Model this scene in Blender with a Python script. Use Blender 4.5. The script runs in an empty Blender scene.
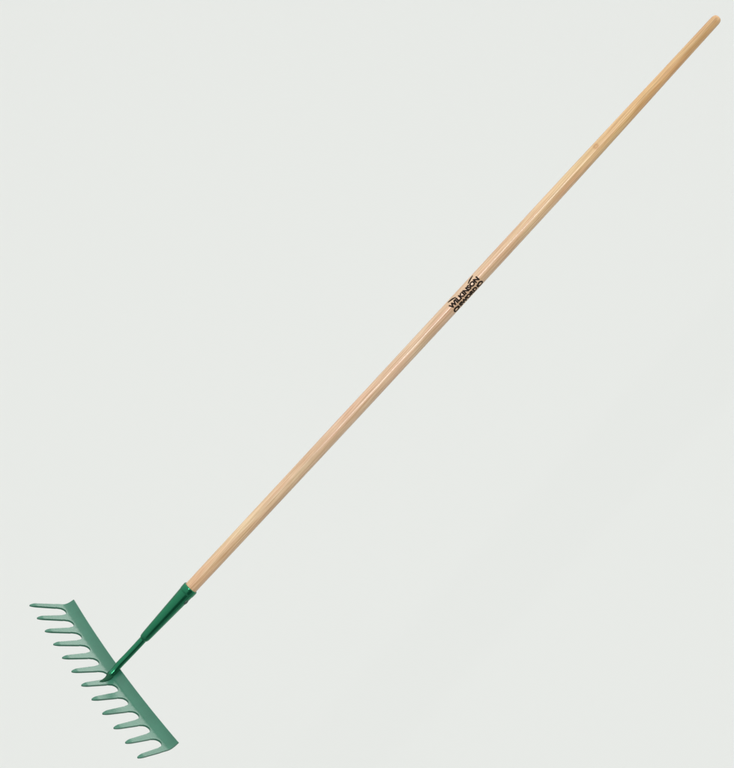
import bpy, bmesh, math
from mathutils import Vector, Matrix

sc = bpy.context.scene
K = 0.00185                       # metres per drawing unit
CAM_H = 1.10

# ------------------------------------------------------------------ camera
cam_d = bpy.data.cameras.new('camera')
cam = bpy.data.objects.new('camera', cam_d)
sc.collection.objects.link(cam)
cam.location = (0, -2000*K, CAM_H)
cam.rotation_euler = (math.radians(90), 0, 0)
cam_d.sensor_fit = 'VERTICAL'
cam_d.sensor_height = 36
cam_d.lens = 36*2000/768
cam_d.clip_end = 100
sc.camera = cam

# ------------------------------------------------------------------ light
W_LOW, W_HIGH = 0.34, 1.75        # world gradient: dim underneath, bright overhead
world = bpy.data.worlds.new('World')
sc.world = world
world.use_nodes = True
nt = world.node_tree
nt.nodes.clear()
wo = nt.nodes.new('ShaderNodeOutputWorld')
bg = nt.nodes.new('ShaderNodeBackground')
tc = nt.nodes.new('ShaderNodeTexCoord')
dot = nt.nodes.new('ShaderNodeVectorMath'); dot.operation = 'DOT_PRODUCT'
LDIR = Vector((0.34, -0.08, 0.90)).normalized()
dot.inputs[1].default_value = LDIR
ramp = nt.nodes.new('ShaderNodeMapRange'); ramp.interpolation_type = 'SMOOTHSTEP'
ramp.inputs['From Min'].default_value = -0.95
ramp.inputs['From Max'].default_value = 1.0
ramp.inputs['To Min'].default_value = W_LOW
ramp.inputs['To Max'].default_value = W_HIGH
nt.links.new(tc.outputs['Generated'], dot.inputs[0])
nt.links.new(dot.outputs['Value'], ramp.inputs['Value'])
# dark patch added to the world light, low right front, for the socket's stripe
dot2 = nt.nodes.new('ShaderNodeVectorMath'); dot2.operation = 'DOT_PRODUCT'
dot2.inputs[1].default_value = Vector((0.40, -0.84, -0.37)).normalized()
dark_patch = nt.nodes.new('ShaderNodeMapRange'); dark_patch.interpolation_type = 'SMOOTHSTEP'
dark_patch.inputs['From Min'].default_value = 0.80
dark_patch.inputs['From Max'].default_value = 0.93
dark_patch.inputs['To Min'].default_value = 1.0
dark_patch.inputs['To Max'].default_value = 0.0
nt.links.new(tc.outputs['Generated'], dot2.inputs[0])
nt.links.new(dot2.outputs['Value'], dark_patch.inputs['Value'])
mul = nt.nodes.new('ShaderNodeMath'); mul.operation = 'MULTIPLY'
nt.links.new(ramp.outputs['Result'], mul.inputs[0])
nt.links.new(dark_patch.outputs['Result'], mul.inputs[1])
nt.links.new(mul.outputs['Value'], bg.inputs['Strength'])
bg.inputs['Color'].default_value = (1, 1, 1, 1)
nt.links.new(bg.outputs[0], wo.inputs[0])

def area(name, loc, target, sx, sy, power, spread=180):
    l = bpy.data.lights.new(name, 'AREA'); l.shape = 'RECTANGLE'
    l.size, l.size_y, l.energy = sx, sy, power
    l.color = (1.0, 0.985, 0.96); l.spread = math.radians(spread)
    o = bpy.data.objects.new(name, l); sc.collection.objects.link(o)
    o.location = loc
    d = (Vector(target)-Vector(loc)).normalized()
    z = -d
    # long side runs parallel to the handle
    x = Vector((0.677, 0, 0.736)); x = (x - z*x.dot(z)).normalized()
    y = z.cross(x)
    o.rotation_euler = Matrix((x, y, z)).transposed().to_euler()
    return o
area('top_back_fill', (0.36, 1.75, 2.35), (-0.40, 0, 0.62), 1.3, 0.9, 2.3, 52)  # added unseen lamp that puts sheen on the tines
area('strip_softbox', (-0.42, -3.3, CAM_H+0.40), (0.05, 0, CAM_H+0.05), 1.3, 0.20, 44)

sc.view_settings.view_transform = 'Standard'
sc.view_settings.look = 'None'
sc.view_settings.exposure = 0
sc.view_settings.gamma = 1

# ------------------------------------------------------------------ materials
def new_mat(name):
    m = bpy.data.materials.new(name); m.use_nodes = True
    b = m.node_tree.nodes['Principled BSDF']
    return m, m.node_tree, b

def paint(name, col, rough, bump=0.06, metal=0.0, spec=0.5):
    m, t, b = new_mat(name)
    b.inputs['Metallic'].default_value = metal; b.inputs['Specular IOR Level'].default_value = spec
    co = t.nodes.new('ShaderNodeTexCoord')
    n1 = t.nodes.new('ShaderNodeTexNoise'); n1.inputs['Scale'].default_value = 45; n1.inputs['Detail'].default_value = 5
    mx = t.nodes.new('ShaderNodeMixRGB')
    mx.inputs[1].default_value = (*[c*0.84 for c in col], 1)
    mx.inputs[2].default_value = (*[c*1.16 for c in col], 1)
    t.links.new(co.outputs['Object'], n1.inputs['Vector'])
    t.links.new(n1.outputs['Fac'], mx.inputs[0])
    t.links.new(mx.outputs[0], b.inputs['Base Color'])
    mr = t.nodes.new('ShaderNodeMapRange')
    mr.inputs['To Min'].default_value = rough-0.07; mr.inputs['To Max'].default_value = rough+0.07
    t.links.new(n1.outputs['Fac'], mr.inputs['Value'])
    t.links.new(mr.outputs[0], b.inputs['Roughness'])
    n2 = t.nodes.new('ShaderNodeTexNoise'); n2.inputs['Scale'].default_value = 260; n2.inputs['Detail'].default_value = 3
    t.links.new(co.outputs['Object'], n2.inputs['Vector'])
    bp = t.nodes.new('ShaderNodeBump'); bp.inputs['Strength'].default_value = bump; bp.inputs['Distance'].default_value = 0.002
    t.links.new(n2.outputs['Fac'], bp.inputs['Height'])
    t.links.new(bp.outputs[0], b.inputs['Normal'])
    return m

M_SHEET = paint('green_enamel_sheet', (0.025, 0.124, 0.077), 0.31, spec=0.4)
M_SOCKET = paint('green_enamel_gloss', (0.013, 0.152, 0.072), 0.17, 0.03, 0.75)
M_FOOT_SHADE = paint('green_foot_shaded', (0.003, 0.050, 0.022), 0.3, 0.2, 0.0, 0.1)  # shade on the tang's foot, put in as a darker green
M_DARK, _, _b = new_mat('dark_rivet'); _b.inputs['Base Color'].default_value = (0.02, 0.06, 0.04, 1); _b.inputs['Roughness'].default_value = 0.4

def wood(z0, z1, knot):
    m, t, b = new_mat('varnished_ash')
    N = t.nodes.new; L = t.links.new
    co = N('ShaderNodeTexCoord')
    sep = N('ShaderNodeSeparateXYZ'); L(co.outputs['Object'], sep.inputs[0])
    # broad colour along the length
    mr = N('ShaderNodeMapRange'); mr.inputs['From Min'].default_value = z0; mr.inputs['From Max'].default_value = z1
    L(sep.outputs['Z'], mr.inputs['Value'])
    cr = N('ShaderNodeValToRGB'); L(mr.outputs[0], cr.inputs[0])
    e = cr.color_ramp.elements
    stops = [(0.0, (0.61, 0.435, 0.28)), (0.10, (0.605, 0.452, 0.30)), (0.28, (0.59, 0.44, 0.318)), (0.52, (0.59, 0.44, 0.318)),
             (0.70, (0.61, 0.44, 0.275)), (0.86, (0.60, 0.395, 0.19)), (1.0, (0.53, 0.34, 0.165))]
    e[0].position, e[0].color = stops[0][0], (*stops[0][1], 1)
    e[1].position, e[1].color = stops[-1][0], (*stops[-1][1], 1)
    for p, c in stops[1:-1]:
        q = e.new(p); q.color = (*c, 1)
    # blotches
    mp = N('ShaderNodeMapping'); mp.inputs['Scale'].default_value = (60, 60, 7); L(co.outputs['Object'], mp.inputs['Vector'])
    n0 = N('ShaderNodeTexNoise'); n0.inputs['Scale'].default_value = 1; n0.inputs['Detail'].default_value = 3; L(mp.outputs[0], n0.inputs['Vector'])
    bl = N('ShaderNodeMixRGB'); bl.blend_type = 'MULTIPLY'
    rb = N('ShaderNodeValToRGB'); L(n0.outputs['Fac'], rb.inputs[0])
    rb.color_ramp.elements[0].position = 0.35; rb.color_ramp.elements[0].color = (0.95, 0.84, 0.78, 1)
    rb.color_ramp.elements[1].position = 0.68; rb.color_ramp.elements[1].color = (1.01, 1.04, 0.97, 1)
    bl.inputs[0].default_value = 1; L(cr.outputs[0], bl.inputs[1]); L(rb.outputs[0], bl.inputs[2])
    # fine grain streaks running lengthwise
    mp2 = N('ShaderNodeMapping'); mp2.inputs['Scale'].default_value = (420, 420, 9); L(co.outputs['Object'], mp2.inputs['Vector'])
    n1 = N('ShaderNodeTexNoise'); n1.inputs['Scale'].default_value = 1; n1.inputs['Detail'].default_value = 6; n1.inputs['Roughness'].default_value = 0.6
    L(mp2.outputs[0], n1.inputs['Vector'])
    rg = N('ShaderNodeValToRGB'); L(n1.outputs['Fac'], rg.inputs[0])
    rg.color_ramp.elements[0].position = 0.36; rg.color_ramp.elements[0].color = (0.73, 0.70, 0.60, 1)
    rg.color_ramp.elements[1].position = 0.60; rg.color_ramp.elements[1].color = (1.03, 1.03, 1.03, 1)
    gr = N('ShaderNodeMixRGB'); gr.blend_type = 'MULTIPLY'; gr.inputs[0].default_value = 1
    L(bl.outputs[0], gr.inputs[1]); L(rg.outputs[0], gr.inputs[2])
    # second, finer set of rosy fibre lines
    mp3 = N('ShaderNodeMapping'); mp3.inputs['Scale'].default_value = (900, 900, 22); mp3.inputs['Location'].default_value = (3, 7, 1)
    L(co.outputs['Object'], mp3.inputs['Vector'])
    n3 = N('ShaderNodeTexNoise'); n3.inputs['Scale'].default_value = 1; n3.inputs['Detail'].default_value = 4; L(mp3.outputs[0], n3.inputs['Vector'])
    r3 = N('ShaderNodeValToRGB'); L(n3.outputs['Fac'], r3.inputs[0])
    r3.color_ramp.elements[0].position = 0.38; r3.color_ramp.elements[0].color = (0.92, 0.84, 0.77, 1)
    r3.color_ramp.elements[1].position = 0.58; r3.color_ramp.elements[1].color = (1.04, 1.05, 1.05, 1)
    g0 = gr; gr = N('ShaderNodeMixRGB'); gr.blend_type = 'MULTIPLY'; gr.inputs[0].default_value = 1
    L(g0.outputs[0], gr.inputs[1]); L(r3.outputs[0], gr.inputs[2])
    # one pin knot
    vs = N('ShaderNodeVectorMath'); vs.operation = 'DISTANCE'; vs.inputs[1].default_value = knot
    mk = N('ShaderNodeMapping'); mk.inputs['Scale'].default_value = (1, 1, 1); L(co.outputs['Object'], mk.inputs['Vector'])
    L(mk.outputs[0], vs.inputs[0])
    rk = N('ShaderNodeValToRGB')
    mk2 = N('ShaderNodeMapRange'); mk2.inputs['From Max'].default_value = 0.0075; L(vs.outputs['Value'], mk2.inputs['Value']); L(mk2.outputs[0], rk.inputs[0])
    ek = rk.color_ramp.elements
    ek[0].position = 0.0; ek[0].color = (0.92, 0.84, 0.76, 1)
    ek[1].position = 1.0; ek[1].color = (1, 1, 1, 1)
    q = ek.new(0.30); q.color = (0.90, 0.80, 0.70, 1)
    q = ek.new(0.42); q.color = (0.74, 0.62, 0.50, 1)
    q = ek.new(0.58); q.color = (0.88, 0.76, 0.66, 1)
    kn = N('ShaderNodeMixRGB'); kn.blend_type = 'MULTIPLY'; kn.inputs[0].default_value = 1
    L(gr.outputs[0], kn.inputs[1]); L(rk.outputs[0], kn.inputs[2])
    L(kn.outputs[0], b.inputs['Base Color'])
    b.inputs['Roughness'].default_value = 0.5
    b.inputs['Coat Weight'].default_value = 0.5
    b.inputs['Coat Roughness'].default_value = 0.15
    bp = N('ShaderNodeBump'); bp.inputs['Strength'].default_value = 0.10; bp.inputs['Distance'].default_value = 0.001
    L(n1.outputs['Fac'], bp.inputs['Height']); L(bp.outputs[0], b.inputs['Normal'])
    return m

def ink():
    m, t, b = new_mat('black_print')
    co = t.nodes.new('ShaderNodeTexCoord')
    n = t.nodes.new('ShaderNodeTexNoise'); n.inputs['Scale'].default_value = 300
    t.links.new(co.outputs['Object'], n.inputs['Vector'])
    r = t.nodes.new('ShaderNodeValToRGB'); t.links.new(n.outputs['Fac'], r.inputs[0])
    r.color_ramp.elements[0].position = 0.4; r.color_ramp.elements[0].color = (0.008, 0.005, 0.003, 1)
    r.color_ramp.elements[1].position = 0.75; r.color_ramp.elements[1].color = (0.03, 0.018, 0.008, 1)
    t.links.new(r.outputs[0], b.inputs['Base Color'])
    b.inputs['Roughness'].default_value = 0.7; b.inputs['Specular IOR Level'].default_value = 0.15
    return m
M_INK = ink()

# ------------------------------------------------------------------ backdrop
def backdrop():
    bm = bmesh.new()
    # a seamless studio paper wall, gently turned forward at its foot
    prof = [(6.0, 9.0)]
    for i in range(13):
        a = math.pi/2*i/12
        prof.append((6.0-3.0*(1-math.cos(a)), -12.0-3.0*math.sin(a)))
    vs = []
    for x in (-18, 18):
        vs.append([bm.verts.new((x, y, z)) for y, z in prof])
    for i in range(len(prof)-1):
        bm.faces.new((vs[0][i], vs[0][i+1], vs[1][i+1], vs[1][i]))
    bmesh.ops.recalc_face_normals(bm, faces=bm.faces)
    me = bpy.data.meshes.new('backdrop'); bm.to_mesh(me); bm.free()
    for p in me.polygons: p.use_smooth = True
    m, t, b = new_mat('pale_paper')
    b.inputs['Base Color'].default_value = (0.856, 0.878, 0.848, 1)
    b.inputs['Roughness'].default_value = 0.95
    b.inputs['Specular IOR Level'].default_value = 0.0
    me.materials.append(m)
    o = bpy.data.objects.new('backdrop', me); sc.collection.objects.link(o)
    o['kind'] = 'structure'
    o['label'] = 'plain pale grey seamless studio backdrop behind the rake'
backdrop()

# ------------------------------------------------------------------ the rake
# local axes of the rake: x = the way the tines point, y = along the crossbar, z = up the handle
RH = Vector((0.67386, 0.73558, 0.06955)); RB = Vector((0.55212, -0.56387, 0.61418)); RT = Vector((-0.491, 0.37547, 0.78609))
root = bpy.data.objects.new('garden_rake', None)
root.empty_display_size = 0.05
sc.collection.objects.link(root)
def w(v): return Vector((v.x, -v.z, v.y))          # drawing axes -> world axes
rot = Matrix((w(RT), w(RB), w(RH))).transposed()
root.matrix_world = Matrix.Translation((-247.764*K, 0, CAM_H-284.149*K)) @ rot.to_4x4()
root['label'] = 'long garden rake with green twelve-tine steel head and pale wooden handle, before the grey backdrop'
root['category'] = 'rake'

def link(name, bm, mat, parent, sharp=None, label=None, wn=False):
    me = bpy.data.meshes.new(name)
    bmesh.ops.recalc_face_normals(bm, faces=bm.faces)
    bm.to_mesh(me); bm.free()
    for p in me.polygons: p.use_smooth = True
    if sharp is not None: me.set_sharp_from_angle(angle=math.radians(sharp))
    me.materials.append(mat)
    o = bpy.data.objects.new(name, me); sc.collection.objects.link(o)
    o.parent = parent
    if label: o['label'] = label
    if wn:
        md = o.modifiers.new('weighted', 'WEIGHTED_NORMAL'); md.keep_sharp = True
    return o

# ---- pressed sheet: profile of crossbar and tines in (t, h), bowed along b
KAP, KAP2 = 0.00102, 0.00031
PITCH, TPITCH = 19.882, 20.077
G = Vector((5.911, -10.358)); TIP = Vector((40.47, -27.075))
tdir = (TIP-G).normalized()
P1 = G - tdir*5.0
prof = []
for i in range(25):
    q = i/24
    prof.append(Vector((0, 0))*(1-q)**2 + P1*2*q*(1-q) + G*q*q)
cum = [0]
for a, b_ in zip(prof, prof[1:]): cum.append(cum[-1]+(b_-a).length)
UG = cum[-1]
UL = UG + (TIP-G).length
THICK = 1.9
def surf(u):
    """point and outward normal of the profile at arc length u"""
    if u >= UG:
        p = G + tdir*(u-UG); t = tdir
    else:
        i = max(0, min(len(cum)-2, next((k for k in range(len(cum)-1) if cum[k+1] >= u), 0)))
        f = (u-cum[i])/(cum[i+1]-cum[i]); p = prof[i].lerp(prof[i+1], f)
        j = min(max(f+i, 0), 24)/24
        t = (2*(1-j)*P1 + 2*j*(G-P1)).normalized()
    return p, Vector((-t.y, t.x))
def P(s, u, depth=0.0):
    p, n = surf(u)
    p = p - n*depth
    R = 1/KAP; a = s*KAP
    return Vector(((R+p.x)*math.cos(a)-R, (R+p.x)*math.sin(a), p.y+0.5*KAP2*s*s))*K

HW = 3.65                     # half width of a tine at its root
UGUL = UG+1.0                 # deepest point of a gullet
UROOT = UGUL+8.0              # where the tines leave the crossbar
HALF = 110.03
def front(x):
    x = abs(x)
    if x <= HW: return UROOT
    g = PITCH/2-HW
    f = min(1, (PITCH/2-x)/g)
    return UGUL+(UROOT-UGUL)*(1-math.sqrt(max(0, 1-f*f)))

def strip(cols, closed_front):
    """cols: list of rows of (s, u); builds a solid sheet"""
    bm = bmesh.new()
    top = [[bm.verts.new(P(s, u)) for s, u in c] for c in cols]
    bot = [[bm.verts.new(P(s, u, THICK)) for s, u in c] for c in cols]
    n, m = len(cols), len(cols[0])
    for i in range(n-1):
        for j in range(m-1):
            bm.faces.new((top[i][j], top[i+1][j], top[i+1][j+1], top[i][j+1]))
            bm.faces.new((bot[i][j], bot[i][j+1], bot[i+1][j+1], bot[i+1][j]))
    return bm, top, bot

def wall(bm, a, b):
    for i in range(len(a)-1):
        bm.faces.new((a[i], a[i+1], b[i+1], b[i]))

def bevel_edges(bm, amount):
    bm.normal_update()
    es = [e for e in bm.edges if len(e.link_faces) == 2 and e.calc_face_angle(0) > math.radians(50)]
    bmesh.ops.bevel(bm, geom=es, offset=amount*K, segments=2, profile=0.5, affect='EDGES', clamp_overlap=True)

def crossbar():
    cols, isroot = [], []
    for i in range(12):
        c = (i-5.5)*PITCH
        g = PITCH/2-HW
        xs = [-(HW+g*math.sin(math.pi/2*k/9)) for k in range(9, 0, -1)] + [-HW, -HW/3, HW/3, HW] + [HW+g*math.sin(math.pi/2*k/9) for k in range(1, 10)]
        if i == 0: xs = [-1.9, -HW/3, HW/3, HW] + xs[13:]
        if i == 11: xs = xs[:9] + [-HW, -HW/3, HW/3, 1.9]
        if i > 0: xs = xs[1:]
        for x in xs:
            f = front(x)
            col = []
            for j in range(15):
                v = j/14
                u = f*v
                s = c+x
                # the bar's ends lean in slightly towards the back edge
                if abs(s) > HALF: s = math.copysign(HALF+(abs(s)-HALF)*min(1, u/UROOT), s)
                col.append((s, u))
            cols.append(col); isroot.append(abs(x) <= HW+1e-6)
    bm, top, bot = strip(cols, True)
    wall(bm, [c[0] for c in top], [c[0] for c in bot])
    wall(bm, top[0], bot[0]); wall(bm, top[-1], bot[-1])
    for i in range(len(cols)-1):
        if not (isroot[i] and isroot[i+1]):
            bm.faces.new((top[i][-1], top[i+1][-1], bot[i+1][-1], bot[i][-1]))
    bevel_edges(bm, 0.28)
    return link('crossbar', bm, M_SHEET, root, 35, wn=True)
crossbar()

def tine(i):
    rows = 22
    us = [UROOT+(UL-UROOT)*(1-(1-k/(rows-1))**1.35) for k in range(rows)]
    cols = []
    lo0, hi0 = -HW, HW
    if i == 0: lo0 = -1.9
    if i == 11: hi0 = 1.9
    for k in range(4):
        col = []
        for u in us:
            f = (u-UROOT)/(UL-UROOT)
            c = (i-5.5)*(PITCH+(TPITCH-PITCH)*f)
            end = 1.95
            lo = lo0+(-end-lo0)*f; hi = hi0+(end-hi0)*f
            r = UL-u
            if r < 7.5:                     # pointed tip
                q = math.sqrt(max(0, 1-(1-r/7.5)**1.6)); q = 0.2+0.8*q
                lo *= q; hi *= q
            col.append((c+lo+(hi-lo)*k/3, u))
        cols.append(col)
    bm = bmesh.new()
    def dp(u):                               # top face falls away near the tip
        r = UL-u
        return 0 if r > 6 else THICK*0.6*(1-r/6)**1.2
    top = [[bm.verts.new(P(s, u, dp(u))) for s, u in c] for c in cols]
    bot = [[bm.verts.new(P(s, u, THICK)) for s, u in c] for c in cols]
    n, m = 4, rows
    for a in range(n-1):
        for j in range(m-1):
            bm.faces.new((top[a][j], top[a+1][j], top[a+1][j+1], top[a][j+1]))
            bm.faces.new((bot[a][j], bot[a][j+1], bot[a+1][j+1], bot[a+1][j]))
    wall(bm, top[0], bot[0]); wall(bm, top[-1], bot[-1])
    wall(bm, [c[-1] for c in top], [c[-1] for c in bot])
    bevel_edges(bm, 0.28)
    return link('tine', bm, M_SHEET, root, 35, wn=True)
for i in range(12): tine(i)

# ---- tubes along the handle axis
def axis(z): return Vector((3.287-0.00573*z, 0, z))
VB, VT = 0.6157, 0.7880                   # sideways directions of the handle: facing side
UB, UT = -0.7880, 0.6157                  # and the side turned up and left
def ring_pt(z, r, phi, off=(0, 0)):
    a = axis(z)
    c, s = math.cos(phi), math.sin(phi)
    return Vector((a.x+r*(c*VT+s*UT)+off[0], r*(c*VB+s*UB)+off[1], z))*K

def lathe(profile, seg=72, cap0=True, cap1=True, off=None):
    bm = bmesh.new(); rings = []
    for z, r in profile:
        o = off(z) if off else (0, 0)
        rings.append([bm.verts.new(ring_pt(z, r, 2*math.pi*k/seg, o)) for k in range(seg)])
    for a, b_ in zip(rings, rings[1:]):
        for k in range(seg):
            bm.faces.new((a[k], a[(k+1) % seg], b_[(k+1) % seg], b_[k]))
    if cap0: bm.faces.new(rings[0][::-1])
    if cap1: bm.faces.new(rings[-1])
    return bm

S0, S1, S2 = 39.3, 109.6, 868.3
def bow(z):                                # the wood is very slightly bowed
    f = (z-S1)/(S2-S1)
    q = -1.1*math.sin(math.pi*min(max(f, 0), 1))
    q -= 0.75*max(0, f)**2
    return (q*UT, q*UB)
def hr(z):
    pts = [(60, 6.1), (109, 6.55), (160, 6.75), (300, 6.95), (560, 6.95), (660, 6.75), (740, 6.15), (800, 5.45), (868, 4.95)]
    for (a, ra), (b_, rb) in zip(pts, pts[1:]):
        if z <= b_:
            f = (z-a)/(b_-a); return ra+(rb-ra)*f
    return pts[-1][1]
pr = [(z, hr(z)) for z in range(98, 868, 6)]
re = hr(866)
pr += [(866.5+5.6*math.sin(math.pi/2*k/8), re*(0.25+0.75*math.cos(math.pi/2*k/8)**0.8 if k < 8 else 0.25)) for k in range(0, 9)]
kn = ring_pt(700, 6.4, math.radians(28), bow(700))
M_WOOD = wood(S1*K, S2*K, kn)
handle = link('handle', lathe(pr, 96, off=bow), M_WOOD, root, 50)

sp = [(S0-1.2, 3.2), (S0-0.6, 3.9), (S0+0.4, 4.5), (S0+2.2, 4.95), (S0+5, 5.2)]
for k in range(1, 12):
    z = S0+5+(S1-8-S0-5)*k/11
    sp.append((z, 5.2+(7.55-5.2)*k/11))
sp += [(S1-7.2, 7.62), (S1-6.6, 7.85), (S1-5.4, 7.98), (S1-1.4, 8.0), (S1-0.5, 7.92), (S1, 7.6), (S1, 6.9), (S1-1.0, 6.7), (S1-6, 6.6)]
socket = link('socket', lathe(sp, 72, True, False), M_SOCKET, root, 50)

# small rivet that holds the socket to the wood
def rivet():
    bm = bmesh.new()
    zc, ph = S1-13.5, math.radians(-63)
    n = (ring_pt(zc, 2, ph)-ring_pt(zc, 1, ph)).normalized()
    base = ring_pt(zc, 7.25, ph)
    tz = Vector((0, 0, 1)); tx = n.cross(tz).normalized()
    rings = []
    for r, h in ((2.1, -0.4), (2.1, 0.15), (1.7, 0.55), (0.9, 0.8)):
        rings.append([bm.verts.new(base+(n*h+tx*r*math.cos(a)+tz*1.5*r*math.sin(a))*K) for a in [2*math.pi*k/20 for k in range(20)]])
    for a, b_ in zip(rings, rings[1:]):
        for k in range(20): bm.faces.new((a[k], a[(k+1) % 20], b_[(k+1) % 20], b_[k]))
    bm.faces.new(rings[-1])
    return link('rivet', bm, M_DARK, socket, 60)
rivet()

# tang: a round bar from the socket down on to the crossbar, flattened along one tine
def tang():
    def on(s, u, lift):
        return P(s, u, -lift)/K
    path = [(axis(S0+1), 3.75, 3.75), (axis(30), 3.7, 3.7), (axis(16)+Vector((.2, 0, 0)), 3.6, 3.6), (axis(4)+Vector((.9, 0.2, 0)), 3.6, 3.6),
            (Vector((4.6, 0.9, -3.4)), 3.5, 3.4), (Vector((6.0, 1.7, -7.6)), 3.4, 3.0), (Vector((6.9, 2.2, -10.6)), 2.6, 2.0)]
    return tube('tang', path, M_SOCKET)
def tang_foot():  # foot of the tang, coloured dark in place of shade
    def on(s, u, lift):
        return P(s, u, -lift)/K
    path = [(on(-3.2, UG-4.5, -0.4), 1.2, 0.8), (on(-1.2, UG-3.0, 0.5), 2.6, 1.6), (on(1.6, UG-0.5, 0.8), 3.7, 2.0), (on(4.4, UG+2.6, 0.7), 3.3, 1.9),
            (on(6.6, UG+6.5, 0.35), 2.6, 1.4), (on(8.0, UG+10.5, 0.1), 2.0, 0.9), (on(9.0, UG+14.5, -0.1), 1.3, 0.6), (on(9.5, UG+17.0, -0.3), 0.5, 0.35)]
    return tube('tang_foot', path, M_FOOT_SHADE)
def tube(name, path, mat):
    # smooth the path
    pts = []
    N = len(path)
    for i in range(N-1):
        p0, p1, p2, p3 = [path[max(0, min(N-1, i+d))] for d in (-1, 0, 1, 2)]
        for q in range(6):
            t = q/6
            v = 0.5*((2*p1[0])+(p2[0]-p0[0])*t+(2*p0[0]-5*p1[0]+4*p2[0]-p3[0])*t*t+(3*p1[0]-p0[0]-3*p2[0]+p3[0])*t**3)
            pts.append((v, p1[1]+(p2[1]-p1[1])*t, p1[2]+(p2[2]-p1[2])*t))
    pts.append(path[-1])
    bm = bmesh.new(); rings = []
    for i, (v, ra, rb) in enumerate(pts):
        d = (pts[min(i+1, len(pts)-1)][0]-pts[max(i-1, 0)][0]).normalized()
        side = Vector((0, 1, 0)); side = (side-d*side.dot(d)).normalized()
        up = d.cross(side)
        rings.append([bm.verts.new((v+side*ra*math.cos(a)+up*rb*math.sin(a))*K) for a in [2*math.pi*k/28 for k in range(28)]])
    for a, b_ in zip(rings, rings[1:]):
        for k in range(28): bm.faces.new((a[k], a[(k+1) % 28], b_[(k+1) % 28], b_[k]))
    bm.faces.new(rings[0]); bm.faces.new(rings[-1])
    return link(name, bm, mat, root, 60)
tang()
tang_foot()

# ---- printing on the handle
LZ = 0.0
def find_label_z():
    # distance along the handle of the middle of the printing
    return S1+(S2-S1)*0.5262
LZ = find_label_z()
def wrap(bm, name, par):
    for v in bm.verts:
        z = LZ+v.co.x; phi = v.co.y
        r = hr(z)+0.06
        v.co = ring_pt(z, r, phi, bow(z))
    return link(name, bm, M_INK, par)
def fine(bm, step):
    bmesh.ops.triangulate(bm, faces=bm.faces)
    for _ in range(6):
        es = [e for e in bm.edges if e.calc_length() > step]
        if not es: break
        bmesh.ops.subdivide_edges(bm, edges=es, cuts=1)
        bmesh.ops.triangulate(bm, faces=[f for f in bm.faces if len(f.verts) > 3])

def text(bm, body, x0, x1, y0, y1, fat):
    cu = bpy.data.curves.new('lettering', 'FONT'); cu.body = body; cu.size = 1; cu.offset = fat; cu.resolution_u = 4
    ob = bpy.data.objects.new('lettering', cu); sc.collection.objects.link(ob)
    bpy.context.view_layer.update()
    me = bpy.data.meshes.new_from_object(ob.evaluated_get(bpy.context.evaluated_depsgraph_get()))
    bpy.data.objects.remove(ob); bpy.data.curves.remove(cu)
    xs = [v.co.x for v in me.vertices]; ys = [v.co.y for v in me.vertices]
    ax, bx, ay, by = min(xs), max(xs), min(ys), max(ys)
    for v in me.vertices:
        v.co.x = x0+(v.co.x-ax)/(bx-ax)*(x1-x0)
        v.co.y = y0+(v.co.y-ay)/(by-ay)*(y1-y0)
        v.co.z = 0
    bm.from_mesh(me); bpy.data.meshes.remove(me)
RR = 6.9
def ang(bm):
    for v in bm.verts: v.co.y = v.co.y/RR
def lettering():
    bm = bmesh.new()
    text(bm, 'WILKINSON', -20.3, 20.0, -1.95, 3.2, 0.064)
    text(bm, 'SWORD', -12.2, 12.2, -8.0, -2.9, 0.085)
    fine(bm, 0.9); ang(bm)
    return wrap(bm, 'lettering', handle)
lettering()
def emblem(sg):
    # two curved blades whose tips rise beside the name and whose guards flank the second line
    bm = bmesh.new()
    def stroke(pts, wid):
        L, R_ = [], []
        for i, (x, y) in enumerate(pts):
            a = Vector(pts[max(0, i-1)]); b_ = Vector(pts[min(len(pts)-1, i+1)])
            d = (b_-a).normalized(); n = Vector((-d.y, d.x))*wid[i]/2
            L.append(bm.verts.new((x+n.x, y+n.y, 0))); R_.append(bm.verts.new((x-n.x, y-n.y, 0)))
        for i in range(len(pts)-1): bm.faces.new((L[i], L[i+1], R_[i+1], R_[i]))
    if True:
        pts = []; wid = []
        for k in range(13):
            f = k/12
            pts.append((sg*(18.0-9.0*f), 6.6-1.0*f-1.9*f*f)); wid.append(0.6+1.3*math.sin(math.pi*min(1, 0.15+f*0.75)))
        stroke(pts, wid)
        pts = []
        for k in range(25):
            a = 2*math.pi*k/24
            pts.append((sg*17.0+2.7*math.cos(a), -5.6+2.0*math.sin(a)))
        stroke(pts, [1.75]*25)
        stroke([(sg*14.0, -3.4), (sg*13.6, -5.2), (sg*13.9, -7.6)], [1.5, 2.1, 1.5])
    fine(bm, 0.9); ang(bm)
    return wrap(bm, 'emblem', handle)
for sg in (-1, 1): emblem(sg)
